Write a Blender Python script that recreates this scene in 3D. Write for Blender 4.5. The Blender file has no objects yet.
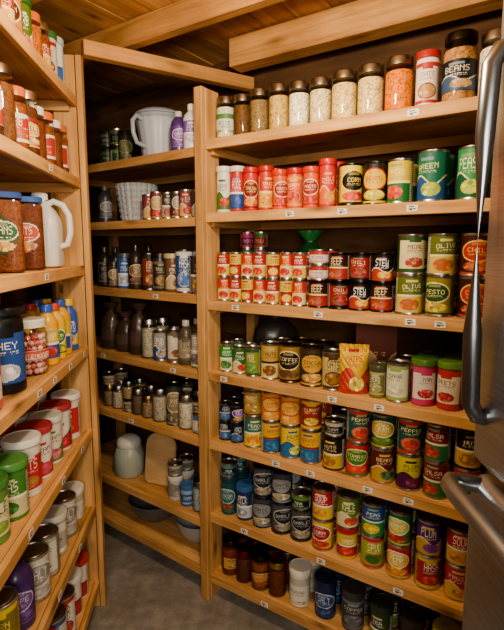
import bpy, bmesh, math, random
import numpy as np
from mathutils import Vector, Matrix
random.seed(7); rng=np.random.RandomState(5)
scene=bpy.context.scene
col=scene.collection
try:
    scene.view_settings.view_transform='AgX'; scene.view_settings.look='AgX - Medium High Contrast'
except Exception: pass
# ------------------------------------------------------------------ helpers
def lin(h):
    h=h.lstrip('#'); o=[]
    for i in (0,2,4):
        c=int(h[i:i+2],16)/255
        o.append(c/12.92 if c<=.04045 else ((c+.055)/1.055)**2.4)
    return np.array(o)
def newmat(name):
    m=bpy.data.materials.new(name); m.use_nodes=True
    nt=m.node_tree; b=nt.nodes['Principled BSDF']; return m,nt,b
def ramp(nt,stops):
    r=nt.nodes.new('ShaderNodeValToRGB'); e=r.color_ramp.elements
    while len(e)<len(stops): e.new(.5)
    for x,(p,c) in zip(e,stops): x.position=p; x.color=(*c,1)
    return r
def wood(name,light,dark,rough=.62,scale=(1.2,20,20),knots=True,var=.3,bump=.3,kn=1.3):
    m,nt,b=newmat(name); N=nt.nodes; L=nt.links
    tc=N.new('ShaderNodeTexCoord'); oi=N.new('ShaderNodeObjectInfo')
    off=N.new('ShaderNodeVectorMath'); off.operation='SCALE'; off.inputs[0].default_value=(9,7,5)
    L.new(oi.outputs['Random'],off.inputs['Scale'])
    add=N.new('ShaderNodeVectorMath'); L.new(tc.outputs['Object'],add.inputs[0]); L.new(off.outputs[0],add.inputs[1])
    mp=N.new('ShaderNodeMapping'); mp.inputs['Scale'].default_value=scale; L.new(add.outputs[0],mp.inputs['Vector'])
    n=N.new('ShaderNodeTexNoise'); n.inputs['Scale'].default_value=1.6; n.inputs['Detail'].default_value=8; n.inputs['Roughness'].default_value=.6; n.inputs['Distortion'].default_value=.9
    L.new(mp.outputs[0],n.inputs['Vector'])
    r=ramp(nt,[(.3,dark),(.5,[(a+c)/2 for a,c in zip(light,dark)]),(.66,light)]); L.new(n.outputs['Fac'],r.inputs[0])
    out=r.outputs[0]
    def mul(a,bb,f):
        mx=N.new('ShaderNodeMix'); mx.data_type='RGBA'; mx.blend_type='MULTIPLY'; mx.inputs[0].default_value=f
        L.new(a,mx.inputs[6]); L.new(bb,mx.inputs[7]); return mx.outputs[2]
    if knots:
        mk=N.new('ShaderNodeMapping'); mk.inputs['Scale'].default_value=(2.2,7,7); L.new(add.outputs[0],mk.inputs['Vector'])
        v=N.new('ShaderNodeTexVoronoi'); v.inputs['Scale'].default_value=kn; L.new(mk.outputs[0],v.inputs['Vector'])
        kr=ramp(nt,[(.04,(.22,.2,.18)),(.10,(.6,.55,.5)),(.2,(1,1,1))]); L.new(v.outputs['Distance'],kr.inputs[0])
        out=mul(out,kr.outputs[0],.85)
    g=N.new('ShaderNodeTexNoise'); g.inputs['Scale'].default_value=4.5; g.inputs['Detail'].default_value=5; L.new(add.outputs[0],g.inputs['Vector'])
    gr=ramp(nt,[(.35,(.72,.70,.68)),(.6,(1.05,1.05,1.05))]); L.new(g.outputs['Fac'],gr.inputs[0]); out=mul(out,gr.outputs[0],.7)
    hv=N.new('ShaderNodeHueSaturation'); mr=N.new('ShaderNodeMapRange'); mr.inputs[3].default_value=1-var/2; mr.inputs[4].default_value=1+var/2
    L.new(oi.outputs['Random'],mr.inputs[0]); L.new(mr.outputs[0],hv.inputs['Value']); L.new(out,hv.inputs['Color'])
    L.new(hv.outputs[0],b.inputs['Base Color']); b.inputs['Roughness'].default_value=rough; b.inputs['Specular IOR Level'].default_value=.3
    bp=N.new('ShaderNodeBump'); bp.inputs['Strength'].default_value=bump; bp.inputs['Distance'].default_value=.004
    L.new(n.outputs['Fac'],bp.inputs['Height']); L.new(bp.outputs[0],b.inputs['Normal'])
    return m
PINE=wood('pine_wood',(.78,.48,.22),(.52,.27,.105))
JOIST=wood('joist_wood',(.74,.41,.17),(.46,.22,.08),bump=.4)
CEILW=wood('ceiling_wood',(.70,.39,.165),(.40,.19,.07),scale=(1.0,12,12),bump=.4,var=.5)
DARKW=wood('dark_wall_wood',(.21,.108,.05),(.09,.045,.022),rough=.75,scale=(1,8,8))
BOARDW=wood('light_board_wood',(.72,.5,.28),(.58,.37,.19),knots=False)
def attrmat(name,rough,spec=.5,metal=0,speck=False,coat=0,trans=0,sat=1,val=1):
    m,nt,b=newmat(name); N=nt.nodes; L=nt.links
    a=N.new('ShaderNodeAttribute'); a.attribute_name='tint'; out=a.outputs['Color']
    if speck:
        tc=N.new('ShaderNodeTexCoord'); v=N.new('ShaderNodeTexVoronoi'); v.inputs['Scale'].default_value=170
        L.new(tc.outputs['Object'],v.inputs['Vector'])
        sp=N.new('ShaderNodeSeparateColor'); L.new(v.outputs['Color'],sp.inputs[0])
        r=ramp(nt,[(0,(.6,.55,.5)),(.4,(1.,.98,.95)),(1,(1.35,1.35,1.25))]); L.new(sp.outputs[0],r.inputs[0])
        mx=N.new('ShaderNodeMix'); mx.data_type='RGBA'; mx.blend_type='MULTIPLY'; mx.inputs[0].default_value=1
        L.new(out,mx.inputs[6]); L.new(r.outputs[0],mx.inputs[7]); out=mx.outputs[2]
        bp=N.new('ShaderNodeBump'); bp.inputs['Strength'].default_value=.3; bp.inputs['Distance'].default_value=.002; bp.invert=True
        L.new(v.outputs['Distance'],bp.inputs['Height']); L.new(bp.outputs[0],b.inputs['Normal'])
    if sat!=1 or val!=1:
        hv=N.new('ShaderNodeHueSaturation'); hv.inputs['Saturation'].default_value=sat; hv.inputs['Value'].default_value=val; L.new(out,hv.inputs['Color']); out=hv.outputs[0]
    L.new(out,b.inputs['Base Color']); b.inputs['Roughness'].default_value=rough; b.inputs['Metallic'].default_value=metal
    b.inputs['Specular IOR Level'].default_value=spec; b.inputs['Coat Weight'].default_value=coat
    b.inputs['Transmission Weight'].default_value=trans
    return m
PRINT=attrmat('printed_label',.45,spec=.4,sat=.94,val=.9); METAL=attrmat('tin_metal',.32,metal=1,val=.95); PLAST=attrmat('plastic',.34,coat=.12,sat=.95,val=.9)
CONT=attrmat('grain_contents',.7,speck=True); FROST=attrmat('frosted_plastic',.35,trans=.12)
m,nt,b=newmat('clear_glass'); nt.nodes.remove(b); N=nt.nodes
tr=N.new('ShaderNodeBsdfTransparent'); tr.inputs[0].default_value=(.98,.99,.985,1)
gl=N.new('ShaderNodeBsdfGlossy'); gl.inputs['Roughness'].default_value=.05
lw=N.new('ShaderNodeLayerWeight'); lw.inputs[0].default_value=.2
ms=N.new('ShaderNodeMixShader'); mm=N.new('ShaderNodeMath'); mm.operation='MULTIPLY_ADD'; mm.inputs[1].default_value=.4; mm.inputs[2].default_value=.03
nt.links.new(lw.outputs['Fresnel'],mm.inputs[0]); nt.links.new(mm.outputs[0],ms.inputs[0]); nt.links.new(tr.outputs[0],ms.inputs[1]); nt.links.new(gl.outputs[0],ms.inputs[2])
nt.links.new(ms.outputs[0],N['Material Output'].inputs[0]); GLASS=m
MATS=[PRINT,METAL,PLAST,GLASS,CONT,FROST]; P_,M_,L_,G_,C_,F_=range(6)
# ------------------------------------------------------------------ mesh builder
WL=120
class MB:
    def __init__(s): s.V=[];s.F=[];s.M=[];s.C=[];s.n=0
    def addv(s,a): s.V.append(np.asarray(a,float).reshape(-1,3)); k=s.n; s.n+=len(s.V[-1]); return k
    def face(s,f,m,c): s.F.append(list(f)); s.M.append(m); s.C.append(c)
    def lathe(s,prof,seg=40,sq=0,ell=(1,1),ribs=None,lump=0,off=(0,0,0),capb=True,capt=True):
        th=-1.5*math.pi+2*math.pi*np.arange(seg)/seg; c,sn=np.cos(th),np.sin(th)
        f=np.ones(seg)
        if sq: f=1/(np.abs(c)**sq+np.abs(sn)**sq)**(1/sq)
        if ribs: f=f*(1+ribs[1]*np.abs(np.sin(th*ribs[0]/2)))
        rings=[];seginfo=[]
        ph=random.random()*9
        def ring(r,z):
            ff=f
            if lump: ff=f*(1+lump*(np.sin(3*th+z*40+ph)+.6*np.sin(7*th-z*60+ph)+.4*np.sin(13*th+z*90)))
            rings.append(np.stack([r*ff*c*ell[0]+off[0],r*ff*sn*ell[1]+off[1],np.full(seg,z+off[2])],1))
        ring(*prof[0][:2])
        for i in range(1,len(prof)):
            r,z,mt,cc=prof[i]; r0,z0=prof[i-1][:2]
            if isinstance(cc,np.ndarray) and cc.ndim==3:
                n=cc.shape[0]
                for k in range(n):
                    t=(k+1)/n; ring(r0+(r-r0)*t,z0+(z-z0)*t); seginfo.append((mt,cc[n-1-k]))
            else: ring(r,z); seginfo.append((mt,cc))
        k=s.addv(np.concatenate(rings))
        j=np.arange(seg); j2=(j+1)%seg
        for i,(mt,cc) in enumerate(seginfo):
            a=k+i*seg
            s.F+=np.stack([a+j,a+j2,a+seg+j2,a+seg+j],1).tolist(); s.M+=[mt]*seg
            if cc.ndim==2:
                idx=(j*cc.shape[0]//seg); s.C+=list(cc[idx])
            else: s.C+=[cc]*seg
        def cc1(cc): return cc if cc.ndim==1 else cc[0]
        if capb: s.face((k+j)[::-1].tolist(),seginfo[0][0],cc1(seginfo[0][1]))
        if capt: s.face((k+len(seginfo)*seg+j).tolist(),seginfo[-1][0],cc1(seginfo[-1][1]))
        return s
    def box(s,c,d,mt,cc):
        x,y,z=c;a,b_,h=[v/2 for v in d]
        k=s.addv([(x+i*a,y+j*b_,z+l*h) for l in(-1,1) for j in(-1,1) for i in(-1,1)])
        for f in((0,2,3,1),(4,5,7,6),(0,1,5,4),(2,6,7,3),(0,4,6,2),(1,3,7,5)): s.face([k+q for q in f],mt,cc)
        return s
    def panel(s,img,x0,x1,z0,z1,y,mt=0):
        R,W=img.shape[:2]
        X,Z=np.meshgrid(np.linspace(x0,x1,W+1),np.linspace(z1,z0,R+1))
        k=s.addv(np.stack([X.ravel(),np.full(X.size,y),Z.ravel()],1))
        for i in range(R):
            for j in range(W):
                a=k+i*(W+1)+j; s.face((a,a+W+1,a+W+2,a+1),mt,img[i,j])
        return s
    def pouch(s,w,d,h,img,mt=P_):
        R,W=img.shape[:2]
        for side in (-1,1):
            X,Z=np.meshgrid(np.linspace(-1,1,W+1),np.linspace(1,0,R+1))
            th=np.clip(1-np.abs(X)**3,0,1)*np.where(Z<.85,np.clip(1-(Z/.85)**3.5,0,1)**.8*np.clip(.75+Z*3,0,1),0)
            wr=.0035*np.sin(X*9+Z*14)*np.sin(Z*23+X*5)
            y=side*(d/2*th+.001)+wr+np.where(Z>.85,.003*np.sin(X*22),0)
            k=s.addv(np.stack([(X*w/2*(1-.10*np.sin(Z*math.pi))).ravel(),y.ravel(),(Z*h).ravel()],1))
            for i in range(R):
                for j in range(W):
                    a=k+i*(W+1)+j; f=(a,a+W+1,a+W+2,a+1); s.face(f if side<0 else f[::-1],mt,img[i,j])
        return s
    def tube(s,pts,r,mt,cc,seg=12,flat=1):
        pts=[Vector(p) for p in pts]; R=[]
        up=Vector((0,0,1)) if abs((pts[1]-pts[0]).normalized().z)<.9 else Vector((0,1,0))
        for i,p in enumerate(pts):
            t=(pts[min(i+1,len(pts)-1)]-pts[max(i-1,0)]).normalized()
            a=t.cross(up).normalized(); 
            if i and a.dot(pa)<0: a=-a
            pa=a; b_=t.cross(a)
            for q in range(seg):
                w=2*math.pi*q/seg; R.append(p+a*math.cos(w)*r*flat+b_*math.sin(w)*r)
        k=s.addv([tuple(v) for v in R])
        for i in range(len(pts)-1):
            for q in range(seg):
                q2=(q+1)%seg; s.face((k+i*seg+q,k+i*seg+q2,k+(i+1)*seg+q2,k+(i+1)*seg+q),mt,cc)
        s.face([k+q for q in range(seg)],mt,cc); s.face([k+(len(pts)-1)*seg+q for q in range(seg)][::-1],mt,cc)
        return s
    def mesh(s,name,angle=35):
        me=bpy.data.meshes.new(name); V=np.concatenate(s.V)
        me.from_pydata(V.tolist(),[],s.F)
        for m_ in MATS: me.materials.append(m_)
        me.polygons.foreach_set('material_index',s.M)
        me.polygons.foreach_set('use_smooth',[True]*len(s.F))
        cnt=np.array([len(f) for f in s.F]); C=np.repeat(np.array(s.C),cnt,axis=0)
        C=np.concatenate([C,np.ones((len(C),1))],1)
        at=me.color_attributes.new('tint','FLOAT_COLOR','CORNER'); at.data.foreach_set('color',C.ravel().astype(np.float32))
        me.update(); me.set_sharp_from_angle(angle=math.radians(angle)); return me
FONT=dict(A='0E11111F111111',B='1E11111E11111E',C='0E11101010110E',D='1E11111111111E',E='1F10101E10101F',F='1F10101E101010',
G='0E11101711110E',H='1111111F111111',I='0E04040404040E',J='0702020202120C',K='11121418141211',L='1010101010101F',M='111B1515111111',
N='11191513111111',O='0E11111111110E',P='1E11111E101010',R='1E11111E141211',S='0F10100E01011E',T='1F040404040404',U='1111111111110E',
Y='11110A04040404',W='1111111515151B',V='11111111110A04',Z='1F01020408101F')
def text_mask(t,wt=5):
    a=np.zeros((7,len(t)*6),bool)
    for i,ch in enumerate(t):
        if ch in FONT:
            g=FONT[ch]
            for r in range(7):
                v=int(g[2*r:2*r+2],16)
                for b_ in range(5):
                    if v>>(4-b_)&1: a[r,i*6+b_]=True
    return a[:,:-1]
def label(r,h,base,acc,text,style='a',tc='ffffff',food=None,W=WL):
    full=(W==WL)
    R=int(max(14,min(60,round(h/(2*math.pi*r/WL))))); B,A,T=lin(base),lin(acc),lin(tc)
    img=np.tile(B,(R,W,1)); half=WL//2
    y=(np.arange(R)+.5)/R; x=((np.arange(W)+half//2)%half)-half/2+.5
    if not full: x=np.arange(W)-W/2+.5
    X,Y=np.meshgrid(x,y); FD=lin(food) if food else A*.6+B*.4
    def ell(cx,cy,a,b_): return ((X-cx)/a)**2+((Y-cy)/b_)**2<1
    ty=.5
    if style=='a':
        img[(Y<.1)|(Y>.92)]=A; ty=.3; fm=ell(0,.7,15,.17)
        img[ell(0,.7,17,.2)]=A*.5+T*.2
    elif style=='b':
        fm=ell(0,.8,20,.13); img[ell(0,.4,23,.29)]=T; img[ell(0,.4,21,.25)]=A; img[Y>.95]=A; ty=.38
    elif style=='c':
        img[Y>.52]=A; fm=ell(-3,.77,15,.17); img[np.abs(Y-.52)<.03]=T; ty=.27
    elif style=='d':
        img[Y>.58+.1*np.sin(X*.16)]=A; fm=ell(6,.78,13,.15); ty=.3; img[np.abs(Y-.58-.1*np.sin(X*.16))<.02]=T
    elif style=='e':
        img[(Y>.1)&(Y<.9)&(np.abs(X)<24)]=A; fm=ell(0,.72,14,.14); ty=.3
    else:
        img[Y<.28]=A; fm=Y>.86; ty=.54
    cl=np.tile(FD,(R,W,1)); n=26
    for i in range(n):
        ex,ey=rng.uniform(-18,18),rng.uniform(.45,1); sh=rng.uniform(.35,1.9)
        hue=FD*sh+(rng.rand(3)*.12 if i%3 else A*.3)
        cl[((X-ex)/3.2)**2+((Y-ey)*R/3.)**2<1]=hue
    img[fm]=cl[fm]
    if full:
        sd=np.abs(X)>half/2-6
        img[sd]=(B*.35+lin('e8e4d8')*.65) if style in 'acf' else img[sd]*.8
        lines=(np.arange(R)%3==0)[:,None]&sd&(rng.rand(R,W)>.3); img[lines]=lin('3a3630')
    if text and R>18 and style!='f' :
        ms_=np.abs(X)<9; bw=(np.abs(Y-(ty-.17))<.035)&ms_; img[bw]=T*.3+A*.7 if style!='e' else B
    tm=text_mask(text); vs=1
    if len(text)<=4 and R>=40 and rng.rand()>.5: tm=np.repeat(tm,2,axis=0)
    cen=[half,0] if full else [W//2]
    for cx in cen:
        r0=int(ty*R-tm.shape[0]/2); sl=rng.choice([0,0,.12,-.1])
        for i in range(tm.shape[0]):
            for j in range(tm.shape[1]):
                rr=r0+i+int(round(sl*(j-tm.shape[1]/2)*.6)); cc=cx-tm.shape[1]//2+j
                if not full and not(0<=cc<W): continue
                if tm[i,j] and 0<=rr<R: img[rr,cc%W]=T
        for ln in range(2):
            rr=min(R-1,r0+tm.shape[0]+2+ln*2)
            for j in range(-13,13):
                if rng.rand()>.4 and (full or 0<=cx+j<W): img[rr,(cx+j)%W]=T if ln==0 else (T+A)/2
    img*=rng.uniform(.93,1.04,(R,W,1))
    return np.clip(img,0,1)
class Item:
    def __init__(s,mesh,r,h): s.mesh=mesh;s.r=r;s.h=h
def can(r,h,base,acc,text,style='a',tc='ffffff',food=None,rim='d4d1ca'):
    lb=label(r,h,base,acc,text,style,tc,food); t=lin(rim)
    p=[(r*.93,.002),(r*.96,0,M_,t),(r*1.01,.001,M_,t),(r*1.01,.005,M_,t),(r*.985,.007,M_,t),(r*.985,h-.008,P_,lb),(r*1.01,h-.006,M_,t),(r*1.01,h-.001,M_,t),(r*.97,h,M_,t),(r*.94,h-.004,M_,t),(r*.7,h-.004,M_,t),(r*.68,h-.003,M_,t),(r*.3,h-.003,M_,t)]
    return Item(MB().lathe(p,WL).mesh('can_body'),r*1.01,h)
def tub(r,h,base,acc,text,style,tc,lid,food=None,sq=0,body=None):
    lh=min(.022,h*.18); b_=lin(body or base); l=lin(lid); r_=r*.95
    lb=label(r,h,base,acc,text,style,tc,food)
    p=[(r_*.9,0),(r_*.97,.004,L_,b_),(r_*.97,.012,L_,b_),(r_*.985,h*.78-.0,P_,lb),(r_*.96,h*.86,L_,b_),(r_*.88,h-lh-.003,L_,b_),(r_*.88,h-lh,L_,b_)]
    mb=MB().lathe(p,WL,sq=sq)
    mb.lathe([(r*.98,h-lh),(r,h-lh+.001,L_,l),(r,h-.004,L_,l),(r*.97,h-.001,L_,l),(r*.9,h,L_,l),(r*.86,h-.002,L_,l)],WL,sq=sq,ribs=None if sq else (60,.012))
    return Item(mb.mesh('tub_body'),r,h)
def jar(r,h,cont,lid='a8a49c',lb=None,fill=.9,lidm=M_,sq=0,speck=True,band=None):
    c=lin(cont); g=lin('ffffff'); l=lin(lid); H=h-.02; cm=C_ if speck else L_
    mb=MB()
    mb.lathe([(r*.85,0),(r*.97,.003,G_,g),(r,.01,G_,g),(r,H*.82,G_,g),(r*.95,H*.92,G_,g),(r*.88,H*.97,G_,g),(r*.88,H,G_,g)],48,sq=sq,capt=False)
    f=H*fill*.95
    mb.lathe([(r*.8,.004),(r*.95,.008,cm,c),(r*.975,.014,cm,c),(r*.975,min(f-.003,H*.82),cm,c),(r*.9,f,cm,c),(r*.4,f+.004,cm,c)],32,sq=sq)
    mb.lathe([(r*.9,h-.026),(r*.94,h-.025,lidm,l),(r*.94,h-.003,lidm,l),(r*.9,h,lidm,l),(r*.65,h-.002,lidm,l)],48)
    if lb is not None:
        mb.lathe([(r*1.004,H*.18),(r*1.006,H*.18+.001,P_,lb[0,0]),(r*1.006,H*.66,P_,lb),(r*1.004,H*.66+.001,P_,lb[0,0])],WL,sq=sq,capb=False,capt=False)
    return Item(mb.mesh('jar_body'),r,h)
def bottle(r,h,body,cap,base,acc,text,style='a',tc='ffffff',sq=0,ell=(1,1),neck=.38,food=None):
    b_=lin(body); c=lin(cap); lb=label(r,h*.5,base,acc,text,style,tc,food)
    p=[(r*.88,0),(r*.98,.004,L_,b_),(r,.012,L_,b_),(r,h*.12,L_,b_),(r*1.003,h*.62,P_,lb),(r*.99,h*.68,L_,b_),(r*.85,h*.76,L_,b_),(r*.55,h*.83,L_,b_),(r*neck,h*.86,L_,b_),(r*neck,h*.9,L_,b_)]
    mb=MB().lathe(p,WL,sq=sq,ell=ell)
    k=r*neck*1.2
    mb.lathe([(k,h*.87),(k,h*.985,L_,c),(k*.9,h,L_,c),(k*.5,h,L_,c)],32,ribs=(24,.03))
    return Item(mb.mesh('bottle_body'),r,h)
def carton(w,d,h,base,acc,text,style,tc,food=None):
    mb=MB(); b_=lin(base); mb.box((0,0,h/2),(w,d,h),P_,b_)
    W=int(min(56,max(30,w/.0025))); img=label(w/1.6,h,base,acc,text,style,tc,food,W=W)
    mb.panel(img,-w/2,w/2,.001,h-.001,-d/2-.0006); mb.box((0,0,h+.001),(w*.98,d*.4,.002),P_,b_*.8)
    return Item(mb.mesh('carton_body'),max(w,d)/2,h)
def bag(r,h,c,acc='ffffff',pinch=True,ell=(1,.7),text=''):
    b_=lin(c); a=lin(acc)
    p=[(r*.75,0),(r*.95,.01,L_,b_),(r,h*.2,L_,b_),(r*1.02,h*.45,L_,a),(r*.92,h*.62,L_,b_),(r*.6,h*.76,L_,b_)]
    p+=[(r*.28,h*.83,L_,b_),(r*.3,h*.86,L_,b_),(r*.6,h*.95,L_,a),(r*.7,h,L_,a),(r*.3,h*.9,L_,a)] if pinch else [(r*.3,h*.82,L_,b_),(r*.1,h*.83,L_,b_)]
    return Item(MB().lathe(p,72,ell=ell,lump=.05).mesh('bag_body',60),r,h)
# ------------------------------------------------------------------ boards & units
def empty(name,loc=(0,0,0)):
    e=bpy.data.objects.new(name,None); e.empty_display_size=.05; e.location=loc; col.objects.link(e); return e
def child(me,name,parent,M):
    o=bpy.data.objects.new(name,me); col.objects.link(o)
    if parent:
        o.parent=parent; o.matrix_local=Matrix.Translation(-parent.location)@M
    else: o.matrix_world=M
    return o
def boxmesh(size,mat,bev=.002,seg=1):
    bm=bmesh.new(); bmesh.ops.create_cube(bm,size=1)
    bmesh.ops.scale(bm,vec=size,verts=bm.verts)
    if bev: bmesh.ops.bevel(bm,geom=bm.edges[:],offset=bev,segments=seg,affect='EDGES',profile=.5)
    me=bpy.data.meshes.new('board'); bm.to_mesh(me); bm.free(); me.materials.append(mat)
    if seg>1:
        me.polygons.foreach_set('use_smooth',[True]*len(me.polygons)); me.set_sharp_from_angle(angle=math.radians(40))
    return me
def board(parent,name,c,size,x,z,mat,bev=.002,seg=1):
    x=Vector(x).normalized(); z=Vector(z).normalized(); y=z.cross(x).normalized(); z=x.cross(y)
    M=Matrix((x,y,z)).transposed().to_4x4(); M.translation=Vector(c)
    return child(boxmesh(size,mat,bev,seg),name,parent,M)
class Unit:
    def __init__(s,name,O,d,L,D,tops,posts,zt):
        s.O=Vector((*O,0)); s.d=Vector((*d,0)).normalized(); s.n=Vector((-s.d.y,s.d.x,0)); s.L=L; s.tops=tops; s.D=D
        e=empty(name,tuple(s.O)); s.e=e; Z=(0,0,1)
        for i,t in enumerate(tops):
            board(e,'shelf_board',s.pt(L/2,D/2+.01,t-.009),(L,D-.02,.018),s.d,Z,PINE)
            board(e,'shelf_lip',s.pt(L/2,.009,t-.019),(L,.018,.038),s.d,Z,PINE)
            board(e,'back_cleat',s.pt(L/2,D-.015,t-.038),(L-.06,.02,.036),s.d,Z,PINE)
        for p in posts:
            h=zt
            board(e,'post_front',s.pt(p,.0-.012,h/2),(h,.04,.022),Z,s.n,PINE)
            board(e,'post_side',s.pt(p+(.008 if p<L/2 else -.008),.045,h/2),(h,.085,.02),Z,s.d,PINE)
            board(e,'post_back',s.pt(p,D-.04,h/2),(h,.045,.04),Z,s.n,PINE)
            for t in tops:
                board(e,'side_rail',s.pt(p+(.03 if p<L/2 else -.03),D/2,t-.038),(D-.05,.018,.036),s.n,Z,PINE)
    def pt(s,a,dep,z): return s.O+s.d*a+s.n*dep+Vector((0,0,z))
AIM=Vector((0,.25,0))
def place(u,shelf,a,it,dep=None,z=0,parent=None,name=None,jit=.25,yaw=None):
    if dep is None: dep=it.r+.022
    p=u.pt(a,dep,u.tops[shelf]+z+.0005)
    v=AIM-p; ang=math.atan2(v.y,v.x)+math.pi/2+random.uniform(-jit,jit) if yaw is None else yaw
    M=Matrix.Translation(p)@Matrix.Rotation(ang,4,'Z')
    return child(it.mesh,name or it.mesh.name.split('.')[0],parent,M)
def pack(u,shelf,s0,s1,items,name,back=0,dep0=None,jit=.4):
    st=[i if isinstance(i,(list,tuple)) else [i] for i in items]
    w=[2*max(k.r for k in i) for i in st]; gap=max(.0008,((s1-s0)-sum(w))/max(1,len(w)))
    e=empty(name,tuple(u.pt(s0,.1,u.tops[shelf])))
    a=s0+gap/2
    for i,ww in zip(st,w):
        if a+ww>u.L and u is not LEFT: break
        for b_ in range(back+1):
            z=0; R=max(k.r for k in i)
            base=(dep0 or .022); j=random.uniform(0,.010)
            if base+j+(b_+1)*(2*R+.01)>u.D-.05: break
            for k in i:
                place(u,shelf,a+ww/2,k,dep=base+R+j+b_*(2*R+.01),z=z,parent=e,jit=jit); z+=k.h+.0005
        a+=ww+gap
    return e
TOPS=[.118,.407,.742,1.042,1.34,1.693,1.975]
RIGHT=Unit('pantry_shelving_right',(-.198,1.966),(.832,-.5546),1.30,.40,TOPS,[.0,1.28],2.17)
MID=Unit('pantry_shelving_corner',(-.832-.30*.802,2.438+.30*.597),(.802,-.597),1.06,.42,[.125,.36,.735,1.035,1.36,1.68,1.955],[.02],2.17)
LL=1.4; LX=-.668
LEFT=Unit('pantry_shelving_left',(LX+.0966*LL,1.947-.995*LL),(-.0966,.995),LL,.40,[.12,.47,.81,1.16,1.485,1.82,2.12],[LL-.02,.02],2.27)
def Q(q): return LL-q
def M(s): return s+.30
def tags(u,lst):
    img=np.tile(lin('f2efe8'),(6,12,1)); img[1,2:8]=.05; img[3,2:10]=.1; img[4,3:6]=.05
    mb=MB(); mb.box((0,0,0),(.034,.0012,.02),P_,lin('f2efe8')); mb.panel(img,-.0165,.0165,-.0095,.0095,-.0008)
    me=mb.mesh('price_tag')
    for sh,a in lst:
        p=u.pt(a,-.0012,u.tops[sh]-.019); Mx=Matrix.Translation(p)@Matrix.Rotation(math.atan2(u.d.y,u.d.x),4,'Z')
        child(me,'price_tag',u.e,Mx)
tags(RIGHT,[(6,.82),(5,.4),(5,.83),(5,.6),(4,.16),(4,.52),(4,.84),(4,.93),(3,.1),(3,.58),(3,.75),(2,.35),(2,.5),(2,.72),(2,.86),(1,.2),(1,.55),(1,.84),(0,.3),(0,.6)])
tags(MID,[(3,M(.1)),(3,M(.6)),(2,M(.3)),(4,M(.5))])
tags(LEFT,[(3,Q(.3)),(3,Q(.62)),(2,Q(.2)),(2,Q(.45)),(2,Q(.75)),(4,Q(.5)),(1,Q(.3)),(1,Q(.55)),(5,Q(.4)),(3,Q(.48)),(3,Q(.1))])
# ------------------------------------------------------------------ RIGHT unit stock
R=RIGHT
pack(R,6,.03,1.16,[jar(.038,.16,'e0dcc8',lb=label(.038,.06,'e8e8dc','5a8c4a','RICE','f','2c5c28')),jar(.036,.155,'6c4c2c'),jar(.038,.16,'8c7450'),jar(.039,.163,'c8a868'),
 jar(.038,.157,'f0e6d0'),jar(.039,.155,'e0d0a8'),jar(.044,.16,'e4c890'),jar(.043,.16,'dcc898'),jar(.044,.165,'e0802c'),
 tub(.036,.165,'efe9dc','c22a24','OATS','a','b01818','b3231e',food='c6975a'),
 jar(.048,.2,'b88a5c',lid='4a4640',lb=label(.048,.09,'1c2430','3a5c84','BEANS','d','e8e0d0',food='b08850')),jar(.044,.18,'efe8d8'),jar(.04,.17,'a8845c')],'dry_goods_jars')
red=[tub(.0315,.165,'d8241c',a,t,s,'ffe9a0',l,food='e2902a') for a,t,s,l in (('8e120e','SALSA','b','d01d18'),('f0c030','SAUCE','c','c81a14'),('e86a1c','CHILI','d','d01d18'))]
org=[tub(.0315,.145,'e8581a',a,t,s,'fff2c8',l,food='c8281c') for a,t,s,l in (('b01812','PASTA','b','d8380f'),('f2a52a','CURRY','a','c51d18'))]
pack(R,5,.035,.55,[tub(.032,.18,'eeeadd','4a8a3c','HERB','d','2d5c28','f2efe8',food='c03a28'),tub(.032,.175,'d02c24','2450a0','RICE','c','ffffff','e8e4da',food='2a58b0'),red[0],red[1],org[0],org[1],org[0],red[2]],'sauce_jars',back=1)
yc=[can(.040,.14,'f0d028','1f1a14','CORN','b','f8e060',food='d84020',rim='4c4a46'),can(.040,.14,'2a2618','ecc41e','BEANS','b','c8241c',food='c8c020',rim='4c4a46'),can(.040,.14,'e8c81c','247a34','MAIZE','c','fff4b0',food='d8381e')]
pack(R,5,.56,.81,yc,'corn_cans',back=1)
gc=[can(.046,.155,'1d7a62','1458a0','GREEN','d','e6f0a0',food='b8d040'),can(.046,.155,'2aa460','1c6c4c','PEAS','d','fff8d0',food='c8e050')]
pack(R,5,.812,1.16,[gc[0],gc[1],gc[0]],'green_pea_cans',back=1)
sm=[can(.0272,.098,'d8241c','f0dca0','TOM','c','ffe070',food='d03018'),can(.0272,.098,'c02018','f0cc3c','SOUP','c','ffffff',food='c8281c'),can(.0272,.098,'e8c848','c8201c','BEET','c','8c1410',food='e8c848')]
pack(R,4,.035,.445,[[sm[i%3],sm[(i+1)%3]] for i in range(7)],'tomato_soup_cans',back=1)
dk=[can(.037,.098,'3a1512','b0241c','BEEF','c','f8e0a8',rim='4c4a48',food='b05020'),can(.037,.098,'a01c1a','1a1412','CHILI','a','f8e0b0',food='a02818',rim='4a4640'),can(.037,.098,'1a1614','b83a24','STEW','d','ffffff',food='d8a030',rim='4c4a48')]
lo=can(.037,.055,'e0dcd4','c01c1c','TUNA','f','901414')
pack(R,4,.45,.76,[[dk[0],lo,lo],[dk[1],dk[0]],[dk[2],dk[1]],[dk[0],dk[2]]],'chili_cans',back=1)
lg=[can(.043,.128,'6a7c2c','e0cc60','OLIVE','c','fff4c8',food='c86a28'),can(.043,.128,'98902c','2c5c24','PESTO','b','f8f0b0',food='d8c040'),can(.043,.128,'4a1c16','c03020','CHILI','b','f8d070',food='d06020')]
lg2=can(.043,.128,'3c5a2a','e8dca8','MEAL','e','5a1c18',food='b04020')
pack(R,4,.765,1.15,[[lg[0],lg2],[lg[1],lg[0]],[lg[2],lg[2]],[lg[1],lg[0]]],'stew_cans',back=1)
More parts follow.
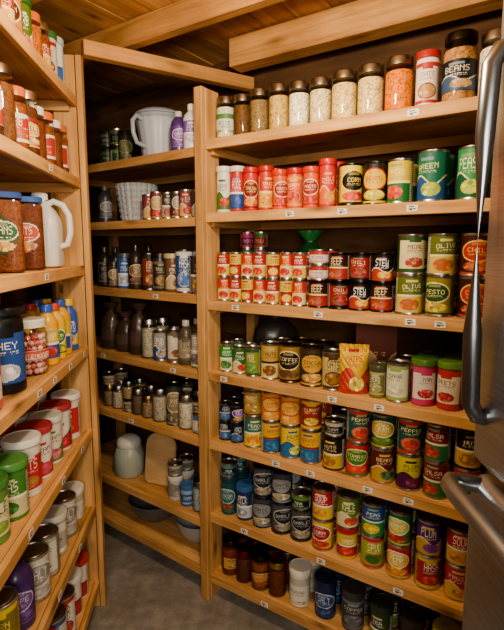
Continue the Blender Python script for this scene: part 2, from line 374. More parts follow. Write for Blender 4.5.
g1=can(.032,.118,'2a9a34','e8e4b8','BEAN','c','ffffff',food='3c8a28'); g2=can(.032,.118,'96a03c','2c6a28','PEA','a','f0e8c0',food='6ca040')
pack(R,3,.035,.24,[g1,can(.032,.11,'3a7a2c','d8d8a0','DILL','d','ffffff',food='c8321e'),g2],'green_bean_cans',back=1)
b1=can(.044,.148,'a88430','2c2218','COFFEE','b','f8e8a8',rim='8a7a58',food='704c20'); b2=can(.044,.148,'4c3c28','d8a840','COCOA','b','3a2410',rim='8a7c58',food='c89850')
pack(R,3,.242,.59,[can(.037,.142,'c8a44c','f0dc90','NUTS','c','3a2410',food='8a5a20'),b1,b2,can(.038,.142,'d0bc78','5a4020','OATS','a','402810',food='9a7030')],'coffee_cans',back=1)
pb=empty('yellow_snack_packet',tuple(R.pt(.63,.1,R.tops[3])))
img=label(.05,.17,'e8b820','c83a20','CHIPS','d','c02018',food='f0d860',W=50)
place(R,3,.632,Item(MB().pouch(.105,.06,.175,img).mesh('packet_body',60),.05,.17),dep=.06,parent=pb,name='packet_body',jit=.05)
cb=empty('cracker_carton',tuple(R.pt(.62,.25,R.tops[3])))
place(R,3,.65,carton(.15,.05,.235,'7c3418','c8a068','','d','e8c080',food='d0a060'),dep=.24,parent=cb,name='carton_body',jit=.05)
pk=[tub(.041,.155,'d04078','e8e4dc','JAM','e','8a1440','5a8a3a',food='c82c4c'),tub(.041,.156,'c83028','f0e8d0','BEETS','e','701818','6a9a48',food='b82030'),tub(.041,.152,'f0ecdf','3c8c34','DILL','d','2c5c28','e4e0d0',food='5c9c3c')]
pack(R,3,.69,1.15,[tub(.03,.115,'7c7a44','b8b478','HERB','a','f0ecd0','5a5a3c'),can(.039,.132,'9cb46c','e8e8c8','SAGE','e','34501c'),pk[0],pk[1],pk[2],pk[0]],'pickle_jars',back=1)
def pal(n,r,h,P,seed,rim='d4d1ca',lidp=.0,hv=0):
    rr=random.Random(seed); out=[]
    W_=['BEANS','CORN','PEAS','SOUP','PLUM','PEAR','FRUIT','YAMS','BEETS','MILK','KALE','OLIVE','TUNA','HASH','SPUD']
    for i in range(n):
        b_,a,t,f=rr.choice(P); hh=h*(1+rr.uniform(-hv,hv))
        if rr.random()<lidp: out.append(tub(r,hh,b_,a,rr.choice(W_),rr.choice('abcde'),t,rr.choice([b_,a,'1c1a18']),food=f))
        else: out.append(can(r,hh,b_,a,rr.choice(W_),rr.choice('abcde'),t,food=f,rim=rim))
    return out
dkblue=[('16243c','3a6ca0','e8ecf0','4a7ab0'),('1e1c20','7a3ab0','ffffff','c8a030'),('20303a','b8b4a8','f0f0e8','3a5a3c')]
pack(R,2,.035,.15,[[i,k] for i,k in zip(pal(2,.028,.085,dkblue,1,rim='5c5c60'),pal(2,.028,.075,dkblue,2,rim='8a8a86'))],'spice_tins',back=2)
E1=[can(.041,.13,'2c7a7a','f0d848','PEACH','c','fff8c8',food='e8902a'),can(.041,.13,'f0d028','2a74b0','PEAR','d','1c3c5a',food='d8e060'),can(.041,.13,'e8b820','2868a0','MANGO','c','b01c14',food='2c7ab0')]
E2=[can(.041,.12,'c09a40','6c5020','MUSH','a','fff0c0',food='c8a050'),can(.041,.12,'e8841c','e8b050','YAMS','b','a83010'),can(.041,.12,'ecb020','a0281c','CURRY','e','f8e0a0',food='d8c040')]
pack(R,2,.155,.51,[[E1[0],E2[0]],[E1[2],E2[1]],[E1[1],E2[1]],[E1[2],E2[2]]],'fruit_cans',back=1)
E3=[can(.041,.125,'2a2018','d8b030','NUTS','c','f8e8b0',food='a87830',rim='5a5440'),can(.041,.125,'c8201c','3c8a34','TOMATO','b','ffe8a0',food='e84028'),can(.041,.125,'6c1c18','c8a038','BEANS','d','f8e0a0',food='2c6a3a'),can(.041,.125,'1c5a54','c83020','PEPPER','a','f0e8a0',food='d84020'),can(.041,.125,'d8d030','5a1c50','PLUM','d','401438',food='8c2050'),can(.041,.125,'8c1c1c','2c8c4c','SALSA','c','f8f0d0',food='c83828')]
pack(R,2,.515,1.16,[[E3[0],can(.036,.06,'2a2622','b8b0a0','TUNA','f','d8d0c0')],[E3[1],E3[3]],[E3[2],can(.041,.12,'2c4c38','c8a838','OKRA','b','f8f0c0',food='5c8c30')],[E3[4],E3[3]],[E3[5],E3[5]],[E3[1],E3[0]],[E3[3],E3[1]]],'vegetable_cans',back=1)
F0=tub(.040,.15,'243a6c','c8d0d8','MILK','c','ffffff','2c64a8')
pack(R,1,.035,.2,[[tub(.038,.17,'1c5c60','3a7c84','COCOA','b','e0e8e8','1c4850',food='8a5030'),can(.034,.06,'1c3c40','4c9098','TEA','f','ffffff')],F0],'cocoa_tubs',back=1)
Gy=[can(.043,.13,'4c4e52','9a9ea4','OATS','b','303234',rim='4a64a4',food='b8b090'),can(.043,.13,'585a5c','2c2e32','BARLEY','b','c8ccd0',rim='70747a',food='98907c')]
pack(R,1,.203,.47,[[Gy[0],Gy[1]],[Gy[1],Gy[0]],[Gy[1],can(.04,.06,'20201e','5a9a3c','TEA','f','ffffff')]],'oat_cans',back=1)
FP=[('e8cc28','b81c18','ffffff','d83818'),('a8b828','c82420','fff4c0','3c7a20'),('1c50a0','2c9c58','f0f8d0','e8c030'),('c8201a','f0cc38','ffffff','e8a020'),('287c38','e0d860','ffffff','c03020'),('6c8c24','e8dcb0','fff8d0','d85020'),('5a2890','d8b030','fff0b0','8c3ca0')]
def fc(i,w,s,k=0):
    b_,a,t,f=FP[i]
    return tub(.042,.122,b_,a,w,s,t,a,food=f) if k else can(.042,.122,b_,a,w,s,t,food=f)
fa=[fc(0,'CORN','b'),fc(3,'SOUP','c'),fc(5,'KALE','d'),fc(1,'SPUD','a'),fc(2,'PEAS','c'),fc(4,'BEANS','b'),fc(3,'FRUIT','d'),fc(0,'HASH','e'),fc(3,'PEAR','b'),fc(6,'PLUM','d'),fc(0,'YAMS','c',1)]
pack(R,1,.475,1.16,[[fa[0],fa[1]],[fa[10],fa[2]],[fa[3],fa[4]],[fa[8],fa[5]],[fa[7],fa[9]],[fa[6],fa[1]],[fa[3],fa[0]]],'mixed_food_cans',back=1)
pack(R,0,.035,.36,[jar(.04,.16,'7a3414',lid='5a4430',lb=label(.038,.09,'7a2c14','d8a860','HONEY','e','401808')),jar(.038,.145,'5a2c18',lid='9c3428'),jar(.04,.155,'8a4a20',lid='4c4030',lb=label(.038,.09,'5c3018','c87828','MAPLE','b','f0d8a0')),jar(.038,.15,'6a3018',lid='c8a868')],'preserve_jars',back=1)
pack(R,0,.365,1.16,[tub(.046,.16,'eae6da','c8c2b4','SUGAR','f','8a8478','f4f0e6'),tub(.045,.155,'1c3460','2c5490','SALT','b','d0d8e8','1c2c50'),tub(.046,.16,'4a4c50','7a7e84','COFFEE','a','d0d0d0','404246'),tub(.044,.155,'38502c','c8b838','TEA','c','ffffff','343c30',food='5c9c3c'),tub(.044,.15,'4a3c2c','aa4c30','CHAI','b','f0d8b0','3c342c'),tub(.046,.155,'e0d840','2c6c30','YEAST','d','204020','e8e048'),tub(.045,.155,'4c2464','a8a0b8','PLUM','e','2c1440','301440')],'staple_canisters',back=1)
rt=[can(.03,.07,'8a1c54','d83a84','BEETS','f','f8d0e0'),can(.03,.07,'b01c24','3c8c3c','CHILI','f','f8e8c0')]
pack(R,4,.04,.18,[[rt[0],rt[1],rt[1],rt[0]],[rt[1],rt[0],rt[0],rt[1]]],'relish_tins',dep0=.17)
gp=empty('green_produce_bag',tuple(R.pt(.36,.3,R.tops[4]))); place(R,4,.34,bag(.07,.285,'1c6c34','2c8c44',ell=(1,.6)),dep=.28,parent=gp,name='bag_body')
dp=empty('dark_rice_bag',tuple(R.pt(.2,.3,R.tops[3]))); place(R,3,.17,bag(.10,.25,'3a3632','484038',ell=(1,.5)),dep=.29,parent=dp,name='bag_body')
# ------------------------------------------------------------------ MID unit stock
U=MID
pack(U,6,M(.02),M(.25),[[tub(.037,.09,'203c28','3c5c40','BASIL','f','90a080','22261e'),tub(.037,.08,'2c2c28','50604c','MINT','f','a0a890','1c2c20')],[tub(.037,.09,'2a4a30','6a7a44','TEA','f','b0b890','182818'),can(.036,.08,'242a24','586048','DILL','f','989c80')],[tub(.037,.15,'30382c','6c7048','SAGE','b','a8a880','20241c')]],'tea_tins',dep0=.06)
pi=empty('plastic_pitcher',tuple(U.pt(M(.40),.16,U.tops[6])))
mb=MB(); w=lin('ccd4e0'); w2=lin('b0bac8')
mb.lathe([(.068,0),(.074,.006,F_,w),(.078,.02,F_,w),(.094,.13,F_,w),(.102,.17,F_,w),(.108,.18,F_,w2),(.106,.188,F_,w2),(.096,.19,F_,w2),(.09,.17,F_,w),(.066,.02,F_,w)],64,ribs=(16,.03))
mb.lathe([(.104,.187),(.112,.191,F_,w2),(.108,.2,F_,w2),(.086,.213,F_,w),(.05,.222,F_,w),(.02,.225,F_,w)],64)
mb.tube([(.096,-.0,.165),(.126,-.0,.175),(.146,-.0,.15),(.144,0,.1),(.126,0,.06),(.084,0,.05)],.01,F_,w2)
mb.tube([(-.095,0,.15),(-.112,0,.17),(-.127,0,.187)],.014,F_,w2)
place(U,6,M(.41),Item(mb.mesh('pitcher_body'),.112,.22),dep=.13,parent=pi,name='pitcher_body',yaw=4.0)
pack(U,6,M(.56),M(.72),[bottle(.034,.17,'5a3c84','d8d4e0','6c48a0','9a70cc','GRAPE','b','f0e8f8'),bottle(.036,.185,'eeecf4','ffffff','8a60c0','ede8f4','SOAP','c','ffffff')],'purple_bottles')
gb=empty('cut_glass_vase',tuple(U.pt(M(.27),.13,U.tops[5])))
mb=MB(); w=lin('ccd2dc')
mb.lathe([(.062,0),(.07,.004,F_,w)]+[(.072+.022*t+(.005 if k%2 else 0),.01+.165*t,F_,w*(1 if k%2 else .7)) for k,t in enumerate(np.linspace(0,1,13))]+[(.09,.178,F_,w),(.06,.02,F_,w)],60,ribs=(20,.06))
place(U,5,M(.24),Item(mb.mesh('vase_body',15),.1,.17),dep=.13,parent=gb,name='vase_body')
tp=[('b84048','d8d0c8','ffffff','8a2430'),('8c3c44','d8b070','f0e0d0','b83028'),('ac4c3c','504844','f0d8c0','d86030'),('8c8478','c83c30','ffffff','d8a060'),('4c4440','b0a898','f0e8d8','a05030')]
pack(U,5,M(.375),M(.735),pal(6,.0295,.115,tp,21,hv=.06),'paste_cans',back=1)
pack(U,5,M(.04),M(.12),[bottle(.034,.18,'3c4048','606468','50565c','888c94','OIL','b','c8c8c8')],'oil_bottle')
tg=[('3c3834','807060','d8d0c0','a07840'),('2858a0','e0e0e0','ffffff','4a78b8'),('9a9ea4','d8dce0','303840','8a8070'),('7c5a3c','c8b890','ffffff','a06030'),('d8d4c8','3c5c94','3c5c94','a0a8b0'),('34302e','8c3c2c','f0d8b0','c08040')]
pack(U,4,M(.02),M(.34),[bottle(.032,.2,'302c2a','3c3836','3c3834','787068','SPRAY','a','c8c8c8'),tub(.036,.13,'4c3c30','a89070','FIG','b','f0e0c0','3c342c'),tub(.038,.17,'2c60b0','d8dce4','MILK','c','ffffff','505868'),bottle(.037,.21,'3c3028','242020','3a2c24','907050','SOY','b','e8d8b0')],'dark_bottles',back=1)
pack(U,4,M(.345),M(.735),pal(5,.0385,.165,tg,37,rim='a8a8a6',lidp=.4,hv=.14),'beverage_cans',back=1)
db=empty('dark_storage_bags',tuple(U.pt(M(.1),.1,U.tops[3])))
for q,h in ((.06,.24),(.175,.20),(.28,.25)): place(U,3,M(q),bag(.056,h,'4a3a32','5c4840',ell=(1,.8)),dep=.09,parent=db,name='bag_body')
gm=[('9c9a94','d0ccc4','f0ece4','706c68'),('bab6ac','7c7874','f8f4ec','c8c0b0'),('7c6a58','d8d0c4','ffffff','8a6038'),('aca99f','40609c','ffffff','b8b0a0')]
pack(U,3,M(.34),M(.735),[jar(.038,.185,'b0aa9c',lid='c8c4bc'),*pal(2,.038,.145,gm,41,hv=.15),bottle(.036,.2,'5c5448','c8c4bc','7c6454','b0a890','OIL','e','404040'),*pal(1,.038,.155,gm,43)],'silver_cans_and_jars',back=1)
sj=[jar(.033,.11,'9a8468',lid='c8a860'),jar(.034,.12,'b8ac98',lid='bab9b6'),jar(.035,.13,'6c5848',lid='c8c4bc'),jar(.034,.095,'ac9870',lid='8c8a88')]
tt=can(.034,.06,'6c5848','b8a888','NUTMEG','f','e8dcc0',rim='9a9890')
pack(U,2,M(.02),M(.4),[[sj[0],tt],sj[1],[tt,sj[3]],sj[2],sj[0]],'spice_jars',back=1)
pack(U,2,M(.405),M(.735),[jar(.039,.16,'b0a898',lid='b8b8b4'),can(.04,.19,'4c4844','9c8c70','RYE','b','f0e0c0',rim='8a8884'),jar(.039,.16,'c8c2b2',lid='c0bcb4'),[can(.037,.09,'d8d0c0','4c70a0','SALT','f','304060'),tt]],'glass_storage_jars',back=1)
gj=empty('domed_glass_jar',tuple(U.pt(M(.16),.12,U.tops[1])))
mb=MB(); w=lin('bcc6ba'); w2=lin('e4e8e0')
mb.lathe([(.055,0),(.065,.005,F_,w),(.075,.03,F_,w),(.078,.11,F_,w),(.066,.15,F_,w),(.05,.165,F_,w)],56,ribs=(24,.03))
mb.lathe([(.062,.160),(.064,.166,F_,w2),(.064,.182,F_,w2),(.056,.2,F_,w2),(.036,.214,F_,w2),(.012,.22,F_,w2)],40)
place(U,1,M(.15),Item(mb.mesh('jar_body'),.08,.24),dep=.1,parent=gj,name='jar_body')
bm=bmesh.new(); pts=[]
wb,hb,rc=.085,.26,.065
for (cx,cz,a0) in ((wb-rc,hb-rc,0),(-wb+rc,hb-rc,90),(-wb+.03,.03,180),(wb-.03,.03,270)):
    rr=rc if a0<180 else .03
    for k in range(9):
        t=math.radians(a0+k*90/8); pts.append((cx+rr*math.cos(t),0,cz+rr*math.sin(t)))
vs=[bm.verts.new(p) for p in pts]; f=bm.faces.new(vs); ex=bmesh.ops.extrude_face_region(bm,geom=[f]); bmesh.ops.translate(bm,verts=[v for v in ex['geom'] if isinstance(v,bmesh.types.BMVert)],vec=(0,.016,0))
bmesh.ops.recalc_face_normals(bm,faces=bm.faces); bmesh.ops.bevel(bm,geom=[e for e in bm.edges if e.calc_face_angle(0)>1.2],offset=.003,segments=2,affect='EDGES')
me=bpy.data.meshes.new('cutting_board'); bm.to_mesh(me); bm.free(); me.materials.append(BOARDW)
p=U.pt(M(.37),.10,U.tops[1]+.004); child(me,'cutting_board',None,Matrix.Translation(p)@Matrix.Rotation(-.35,4,'Z')@Matrix.Rotation(-.16,4,'X'))
pack(U,1,M(.485),M(.735),[[tub(.038,.12,'d0ccc0','9c9890','LID','e','403c38','e4e0d8'),can(.035,.06,'8c8880','b8b4a8','WAX','f','302c28')],tub(.037,.10,'2c68a4','98b8d8','SOAP','f','ffffff','3c70b0'),jar(.038,.145,'a0acb4',lid='bac0c0')],'cleaning_containers',back=1)
for k,(q,rb,c1) in enumerate(((.27,.14,'6c6e72'),(.59,.12,'b8bcc0'))):
    bw=empty('mixing_bowl',tuple(U.pt(M(q),.17,U.tops[0]))); mb=MB(); w=lin(c1)
    mb.lathe([(rb*.45,0),(rb*.5,.004,L_,w),(rb*.75,.03,L_,w),(rb*.93,.07,L_,w),(rb,.11,L_,w),(rb*1.03,.113,L_,w),(rb*1.02,.118,L_,w),(rb*.95,.11,L_,w),(rb*.7,.035,L_,w),(rb*.3,.01,L_,w)],64)
    place(U,0,M(q),Item(mb.mesh('bowl_body'),rb*1.03,.12),dep=.17,parent=bw,name='bowl_body')
# ------------------------------------------------------------------ LEFT unit stock
V=LEFT
def qpack(sh,q0,q1,items,name,**k): return pack(V,sh,Q(q1),Q(q0),items[::-1],name,**k)
tl=[jar(.034,.155,'b86a30',lid='d87030',lidm=L_),jar(.035,.16,'8c5028',lid='c8c4bc',lb=label(.035,.07,'b8381c','e8c880','SPICE','c','fff0c8',food='e0a040'))]+[tub(.036,.165,b_,a,t,s,c,l,food=f) for b_,a,t,s,c,l,f in (('d8d0c0','b02420','OATS','a','801818','3c7c3c','b87838'),('c89040','5c2c14','CUMIN','b','fff0d0','d8742c',None),('5c7c2c','e8e0b0','HERB','d','ffffff','2c6c34','c85020'))]
qpack(6,.05,1.0,[tub(.04,.18,'e4e8ec','2c6cbc','SALT','c','2c5c9c','c8d4e4'),tl[2],tl[1],tl[0],tl[4],tl[3],tl[1],tl[0],tl[2],tl[4],tl[1],tl[3]],'seasoning_jars',back=1)
bj=[jar(.038,.175,'7c4424',lid='f0ece4',lidm=L_),jar(.038,.18,'8c5028',lid='d87030',lidm=L_,lb=label(.038,.09,'e8e0d0','c02820','BBQ','e','f8e8d0',food='c06030')),jar(.041,.195,'64381e',lid='e0dcd4',lb=label(.041,.09,'9c3420','e8c888','CHILI','b','802018')),jar(.042,.21,'7a4c2c',lid='8c8480'),jar(.043,.22,'54301a',lid='c8c4bc',lb=label(.043,.09,'f0e8dc','c03828','NUT','d','ffffff',food='a86030'))]
qpack(5,.05,1.0,[bj[1],bj[0],bj[1],bj[0],bj[2],bj[1],bj[3],bj[4],bj[2],bj[3],bj[1]],'brown_spice_jars',back=1)
def beanbox(r,h,cont,lid,base,acc,text):
    mb=MB(); c=lin(cont); l=lin(lid); g=lin('ffffff')
    mb.lathe([(r*.93,0),(r,.006,G_,g),(r,h*.86,G_,g),(r*.94,h*.93,G_,g),(r*.9,h*.95,G_,g)],96,sq=5,capt=False)
    mb.lathe([(r*.92,.003),(r*.98,.008,C_,c),(r*.98,h*.86,C_,c),(r*.9,h*.9,C_,c)],96,sq=5)
    mb.lathe([(r*.97,h*.92),(r*1.01,h*.925,L_,l),(r*1.01,h*.99,L_,l),(r*.97,h,L_,l),(r*.9,h,L_,l),(r*.87,h*.992,L_,l)],96,sq=5)
    img=label(r,h*.45,base,acc,text,'b','f8f0d8',food='e0a050',W=44)
    RR,WW=img.shape[:2]; k=mb.n
    for i in range(RR):
        for j in range(WW):
            xa,za=(j+.5)/WW*2-1,(i+.5)/RR*2-1
            if xa*xa+za*za<1:
                x0=-r*.72+j*r*1.44/WW; z1=h*.7-i*h*.46/RR
                a=mb.addv([(x0,-r*1.006,z1),(x0,-r*1.006,z1-h*.46/RR),(x0+r*1.44/WW,-r*1.006,z1-h*.46/RR),(x0+r*1.44/WW,-r*1.006,z1)])
                mb.face((a,a+1,a+2,a+3),P_,img[i,j])
    return Item(mb.mesh('container_body'),r*1.01,h)
for q,it in ((.44,beanbox(.060,.22,'6c3418','2c5ca8','6a3418','c8402c','NUTS')),(.61,beanbox(.060,.215,'80482a','2c5098','4a5a28','2c6c3c','BEANS')),(.79,beanbox(.062,.21,'9a6438','e0dcd0','4a5a28','a8281c','PEAS'))):
    e=empty('bulk_bean_container',tuple(V.pt(Q(q),.1,V.tops[4]))); place(V,4,Q(q),it,parent=e,name='container_body',jit=.05,dep=.085)
mj=empty('plastic_jug',tuple(V.pt(Q(.2),.1,V.tops[4]))); mb=MB(); w=lin('e6e6e2')
mb.lathe([(.05,0),(.062,.006,L_,w),(.065,.03,L_,w),(.065,.14,L_,w),(.062,.165,L_,w),(.048,.195,L_,w),(.028,.218,L_,w),(.022,.228,L_,w),(.022,.238,L_,w)],72,sq=4)
mb.lathe([(.026,.232),(.026,.252,L_,lin('f4f4f4')),(.022,.256,L_,lin('f4f4f4'))],32,ribs=(24,.04))
mb.tube([(.02,-.0,.215),(.045,0,.228),(.075,0,.215),(.094,0,.18),(.096,0,.12),(.085,0,.08),(.055,0,.07)],.011,L_,w,seg=14)
place(V,4,Q(.24),Item(mb.mesh('jug_body'),.065,.25),dep=.09,parent=mj,name='jug_body',yaw=.15)
yb=[bottle(.036,.205,'f0b018','2c60c0','f0c820','2450b0','MUST','c','ffffff',neck=.45,food='c83020'),bottle(.035,.2,'2860c0','f0d020','3068c8','e8c828','MAYO','d','ffffff',neck=.5),bottle(.036,.2,'f0c030','d84420','f0d030','3c8c3c','LEMON','b','ffffff',neck=.45)]
qpack(3,.055,.375,[yb[1],yb[0],yb[2],yb[0]],'squeeze_bottles',back=1)
cj=empty('candy_jar',tuple(V.pt(Q(.46),.1,V.tops[3]))); mb=MB(); g=lin('ffffff'); r=.056; h=.175
mb.lathe([(.046,0),(.054,.004,G_,g),(.057,.02,G_,g),(.058,.12,G_,g),(.05,.145,G_,g),(.044,.15,G_,g)],56,capt=False)
rr=random.Random(3)
for lv in range(7):
    for ring_,n in ((.044,15),(.022,7)):
        for k in range(n):
            a=2*math.pi*(k+.5*(lv%2))/n+rr.uniform(-.1,.1); c=lin(rr.choice(['f0a8a0','e8806c','f0c4b4','d86058','f8d4c4']))
            x,y,z=ring_*math.cos(a),ring_*math.sin(a),.014+lv*.0175
            mb.lathe([(.001,-.009),(.006,-.007,L_,c),(.0095,0,L_,c),(.006,.007,L_,c),(.001,.009,L_,c)],8,off=(x,y,z))
mb.lathe([(.05,.148),(.054,.15,L_,lin('efe9dc')),(.054,.17,L_,lin('efe9dc')),(.048,.175,L_,lin('efe9dc'))],56,ribs=(50,.015))
mb.lathe([(.0585,.05),(.0588,.051,P_,lin('f0e4d8')),(.0588,.08,P_,label(.058,.03,'f0c8b8','d84c40','CANDY','f','b82c28')),(.0585,.081,P_,lin('f0e4d8'))],WL,capb=False,capt=False)
place(V,3,Q(.46),Item(mb.mesh('jar_body'),.058,.175),parent=cj,name='jar_body',jit=.05)
for q,it,nm in ((.645,tub(.066,.235,'1c1e24','2454a4','WHEY','e','f0f0f8','1c1c1e',food='d8d8e0',body='16171a'),'protein_powder_jar'),(.82,bottle(.055,.23,'d85c60','2c8c50','d05050','e8d0c8','JUICE','d','ffffff',neck=.5,food='e89a80'),'juice_bottle'),(.97,tub(.055,.2,'2c6c3c','e8e0c0','BRAN','e','204020','c83030'),'cereal_canister')):
    e=empty(nm,tuple(V.pt(Q(q),.1,V.tops[3])))
    p=V.pt(Q(q),.1,0); place(V,3,Q(q),it,parent=e,yaw=math.atan2(-.1-p.y,.25-p.x)+math.pi/2)
wt=[tub(.055,.175,'f0eae0','c83848','CREAM','d','801828','b83c48',food='d84c60'),tub(.055,.18,'ece6da','d03038','OATS','e','f8e8e0','f4f0e8',food='b88850'),tub(.055,.17,'f0e4dc','5c9c4c','CREAM','d','3c7c34','dce4d4',food='e07c88')]
qpack(2,.055,.61,[wt[1],wt[0],wt[2],wt[0],wt[1]],'cream_tubs',back=1)
gt=[tub(.05,.165,'4c8c3c','d8d0a0','PEAS','c','fff8d8','5c9c4c',food='3c7c2c'),tub(.05,.165,'6c984c','e8e0b0','KALE','e','2c4c1c','4c8c40',food='8cac4c'),tub(.05,.165,'3c7c44','e8e8c0','HERB','b','204820','68a050')]
qpack(2,.62,1.1,[gt[0],gt[1],gt[2],gt[0]],'green_lidded_jars',back=1)
gr=[can(.048,.145,'b8b6ae','e8e6de','FLOUR','e','6c6a64'),can(.048,.15,'d8d4ca','9c9a94','SALT','b','f4f0e8'),tub(.048,.15,'c4c0b6','f0ece2','SODA','f','5c5850','dcd8ce')]
qpack(1,.055,.62,[tub(.05,.13,'e8e6de','c8c4ba','RICE','f','8c8880','f4f2ea'),gr[1],gr[2],gr[0],gr[1]],'baking_supply_canisters',back=1)
qpack(1,.625,1.08,[bottle(.046,.22,'4c2c6c','30204c','543080','7c58a0','GRAPE','b','d8c8e8'),can(.048,.17,'e8c828','8a7c1c','CORN','e','f8e870',food='e8d040'),tub(.048,.16,'c8b038','2c7c34','PEA','c','f8f0c0','4c8c44'),can(.048,.16,'4c7c34','e8d850','LIMA','c','ffffff')],'assorted_containers',back=1)
qpack(0,.06,1.0,pal(9,.05,.17,[('c82c28','f0e8dc','ffffff','e8b038'),('f0ece4','c83830','a01c1c','d85040'),('d8d4c8','3c64a0','ffffff','9c3c34')],61,lidp=.5),'large_food_tins',back=1)
# ------------------------------------------------------------------ room shell
def wallseg(name,a,b_,mat,h=2.6,th=.05,z0=0):
    a=Vector((*a,0)); b_=Vector((*b_,0)); d=(b_-a).normalized(); out=Vector((-d.y,d.x,0)); c=(a+b_)/2+out*th/2+Vector((0,0,z0+h/2))
    e=empty(name,tuple(c)); n=int(math.ceil(h/.19)); hh=h/n
    for i in range(n):
        board(e,'plank',c+Vector((0,0,-h/2+hh*(i+.5))),((b_-a).length+.04,th,hh-.002),d,(0,0,1),mat,bev=.002)
    return e
wl=[(-.778,-1.3),(-1.226,3.30),(.04,2.345),(1.62,1.29),(1.62,-1.3)]
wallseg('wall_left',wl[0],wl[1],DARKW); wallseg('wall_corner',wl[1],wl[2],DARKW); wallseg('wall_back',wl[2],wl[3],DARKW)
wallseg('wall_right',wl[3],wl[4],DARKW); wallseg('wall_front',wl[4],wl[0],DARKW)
m,nt,b=newmat('concrete'); N=nt.nodes; tc=N.new('ShaderNodeTexCoord'); n=N.new('ShaderNodeTexNoise'); n.inputs['Scale'].default_value=6; n.inputs['Detail'].default_value=10; n.inputs['Roughness'].default_value=.75
nt.links.new(tc.outputs['Object'],n.inputs['Vector']); r=ramp(nt,[(.3,(.15,.14,.125)),(.5,(.28,.26,.235)),(.7,(.44,.42,.38))]); nt.links.new(n.outputs['Fac'],r.inputs[0]); nt.links.new(r.outputs[0],b.inputs['Base Color']); b.inputs['Roughness'].default_value=.75
bp=N.new('ShaderNodeBump'); bp.inputs['Strength'].default_value=.4; bp.inputs['Distance'].default_value=.01; nt.links.new(n.outputs['Fac'],bp.inputs['Height']); nt.links.new(bp.outputs[0],b.inputs['Normal'])
board(None,'floor',(.2,1,-.05),(3.6,5.4,.1),(1,0,0),(0,0,1),m,bev=0)
ce=empty('ceiling',(0,1,2.55)); dR=R.d; nR=R.n
for i in range(32):
    s=-2.4+i*.145
    board(ce,'ceiling_plank',R.pt(s,-1.0,2.46+random.uniform(0,.006)),(5.6,.142,.025),nR,(0,0,1),CEILW)
for i,c in enumerate((-1.9,-1.4,-.95,-.52,-.08)):
    j=empty('ceiling_joist',tuple(R.pt(.2,c,2.42)))
    s0=-1.0 if c>-.3 else -.9; s1=1.75
    board(j,'joist_beam',R.pt((s0+s1)/2,c,2.40),(s1-s0,.045,.095),dR,(0,0,1),JOIST,bev=.003)
rb_=empty('wall_top_plate',tuple(R.pt(.7,.3,2.35)))
board(rb_,'plate_body',R.pt(.83,.29,2.385),(1.75,.09,.115),dR,(0,0,1),JOIST,bev=.003)
bmv=empty('ceiling_beam',(-.38,2.12,2.30)); a=Vector((-.64,1.93,2.30)); b_=Vector((.0,2.34,2.30)); 
board(bmv,'beam_body',(a+b_)/2,((b_-a).length,.045,.055),(b_-a),(0,0,1),JOIST,bev=.003)
# ------------------------------------------------------------------ refrigerator
m,nt,b=newmat('brushed_steel'); N=nt.nodes; b.inputs['Metallic'].default_value=1; b.inputs['Roughness'].default_value=.34
tc=N.new('ShaderNodeTexCoord'); mp=N.new('ShaderNodeMapping'); mp.inputs['Scale'].default_value=(3,3,250); n=N.new('ShaderNodeTexNoise'); n.inputs['Scale'].default_value=2
nt.links.new(tc.outputs['Object'],mp.inputs[0]); nt.links.new(mp.outputs[0],n.inputs['Vector']); r=ramp(nt,[(.3,(.40,.42,.45)),(.7,(.58,.60,.63))]); nt.links.new(n.outputs['Fac'],r.inputs[0]); nt.links.new(r.outputs[0],b.inputs['Base Color']); STEEL=m
m,nt,b=newmat('dark_grey_enamel'); b.inputs['Base Color'].default_value=(.05,.05,.052,1); b.inputs['Roughness'].default_value=.4; GREY=m
fr=empty('refrigerator',(.76,.5,0))
board(fr,'body',(.82,.52,1.04),(.64,.76,2.0),(1,0,0),(0,0,1),GREY,bev=.01,seg=3)
board(fr,'upper_door',(.46,.52,1.60),(.07,.76,.92),(1,0,0),(0,0,1),STEEL,bev=.03,seg=6)
board(fr,'lower_door',(.46,.52,.60),(.07,.76,1.04),(1,0,0),(0,0,1),STEEL,bev=.03,seg=6)
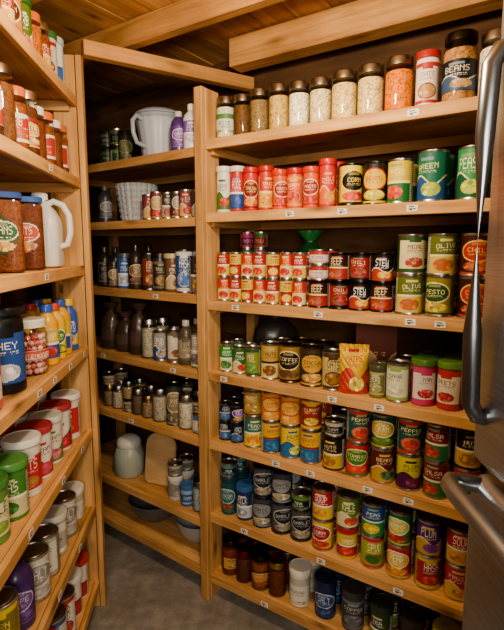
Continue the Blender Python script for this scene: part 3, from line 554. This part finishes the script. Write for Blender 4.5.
board(fr,'kick_plate',(.82,.52,.03),(.6,.7,.06),(1,0,0),(0,0,1),GREY,bev=.003)
mb=MB(); c=lin('aab0b8')
mb.tube([(.44,.85,1.24),(.413,.85,1.247),(.400,.85,1.27),(.396,.85,1.4),(.395,.85,1.56),(.396,.85,1.74),(.400,.85,1.855),(.413,.85,1.878),(.44,.85,1.885)],.016,M_,c*.55,seg=18)
child(mb.mesh('upper_handle',60),'upper_handle',fr,Matrix())
mb=MB(); mb.tube([(.44,.87,1.10),(.40,.868,1.108),(.378,.86,1.115),(.366,.84,1.118),(.361,.8,1.12),(.36,.65,1.12),(.36,.4,1.12),(.361,.25,1.12),(.378,.2,1.115),(.44,.19,1.10)],.016,M_,c*1.15,seg=20)
child(mb.mesh('lower_handle',60),'lower_handle',fr,Matrix())
# ------------------------------------------------------------------ lights
def area(name,loc,tgt,size,power,colr):
    l=bpy.data.lights.new(name,'AREA'); l.shape='DISK'; l.size=size; l.energy=power; l.color=colr
    o=bpy.data.objects.new(name,l); col.objects.link(o); o.location=loc; o.rotation_euler=(Vector(tgt)-Vector(loc)).to_track_quat('-Z','Y').to_euler()
l=bpy.data.lights.new('ceiling_bulb','POINT'); l.energy=33; l.color=(1,.85,.60); l.shadow_soft_size=.06
o=bpy.data.objects.new('ceiling_bulb',l); col.objects.link(o); o.location=(-.04,1.0,2.14)
area('rear_fill_light',(.1,-.75,1.75),(-.15,2,1.1),.7,27,(1,.91,.76))  # added soft fill lamp behind the camera; the room has no doorway there
w=bpy.data.worlds.new('World'); scene.world=w; w.use_nodes=True; w.node_tree.nodes['Background'].inputs[0].default_value=(.5,.42,.34,1); w.node_tree.nodes['Background'].inputs[1].default_value=.3
# ------------------------------------------------------------------ camera
cd=bpy.data.cameras.new('camera'); cam=bpy.data.objects.new('camera',cd); col.objects.link(cam)
cam.location=(0,0,1.55); cam.rotation_euler=(math.radians(90-7.83),0,0); cd.sensor_width=36; cd.lens=480/630*36; cd.clip_start=.02
scene.camera=cam
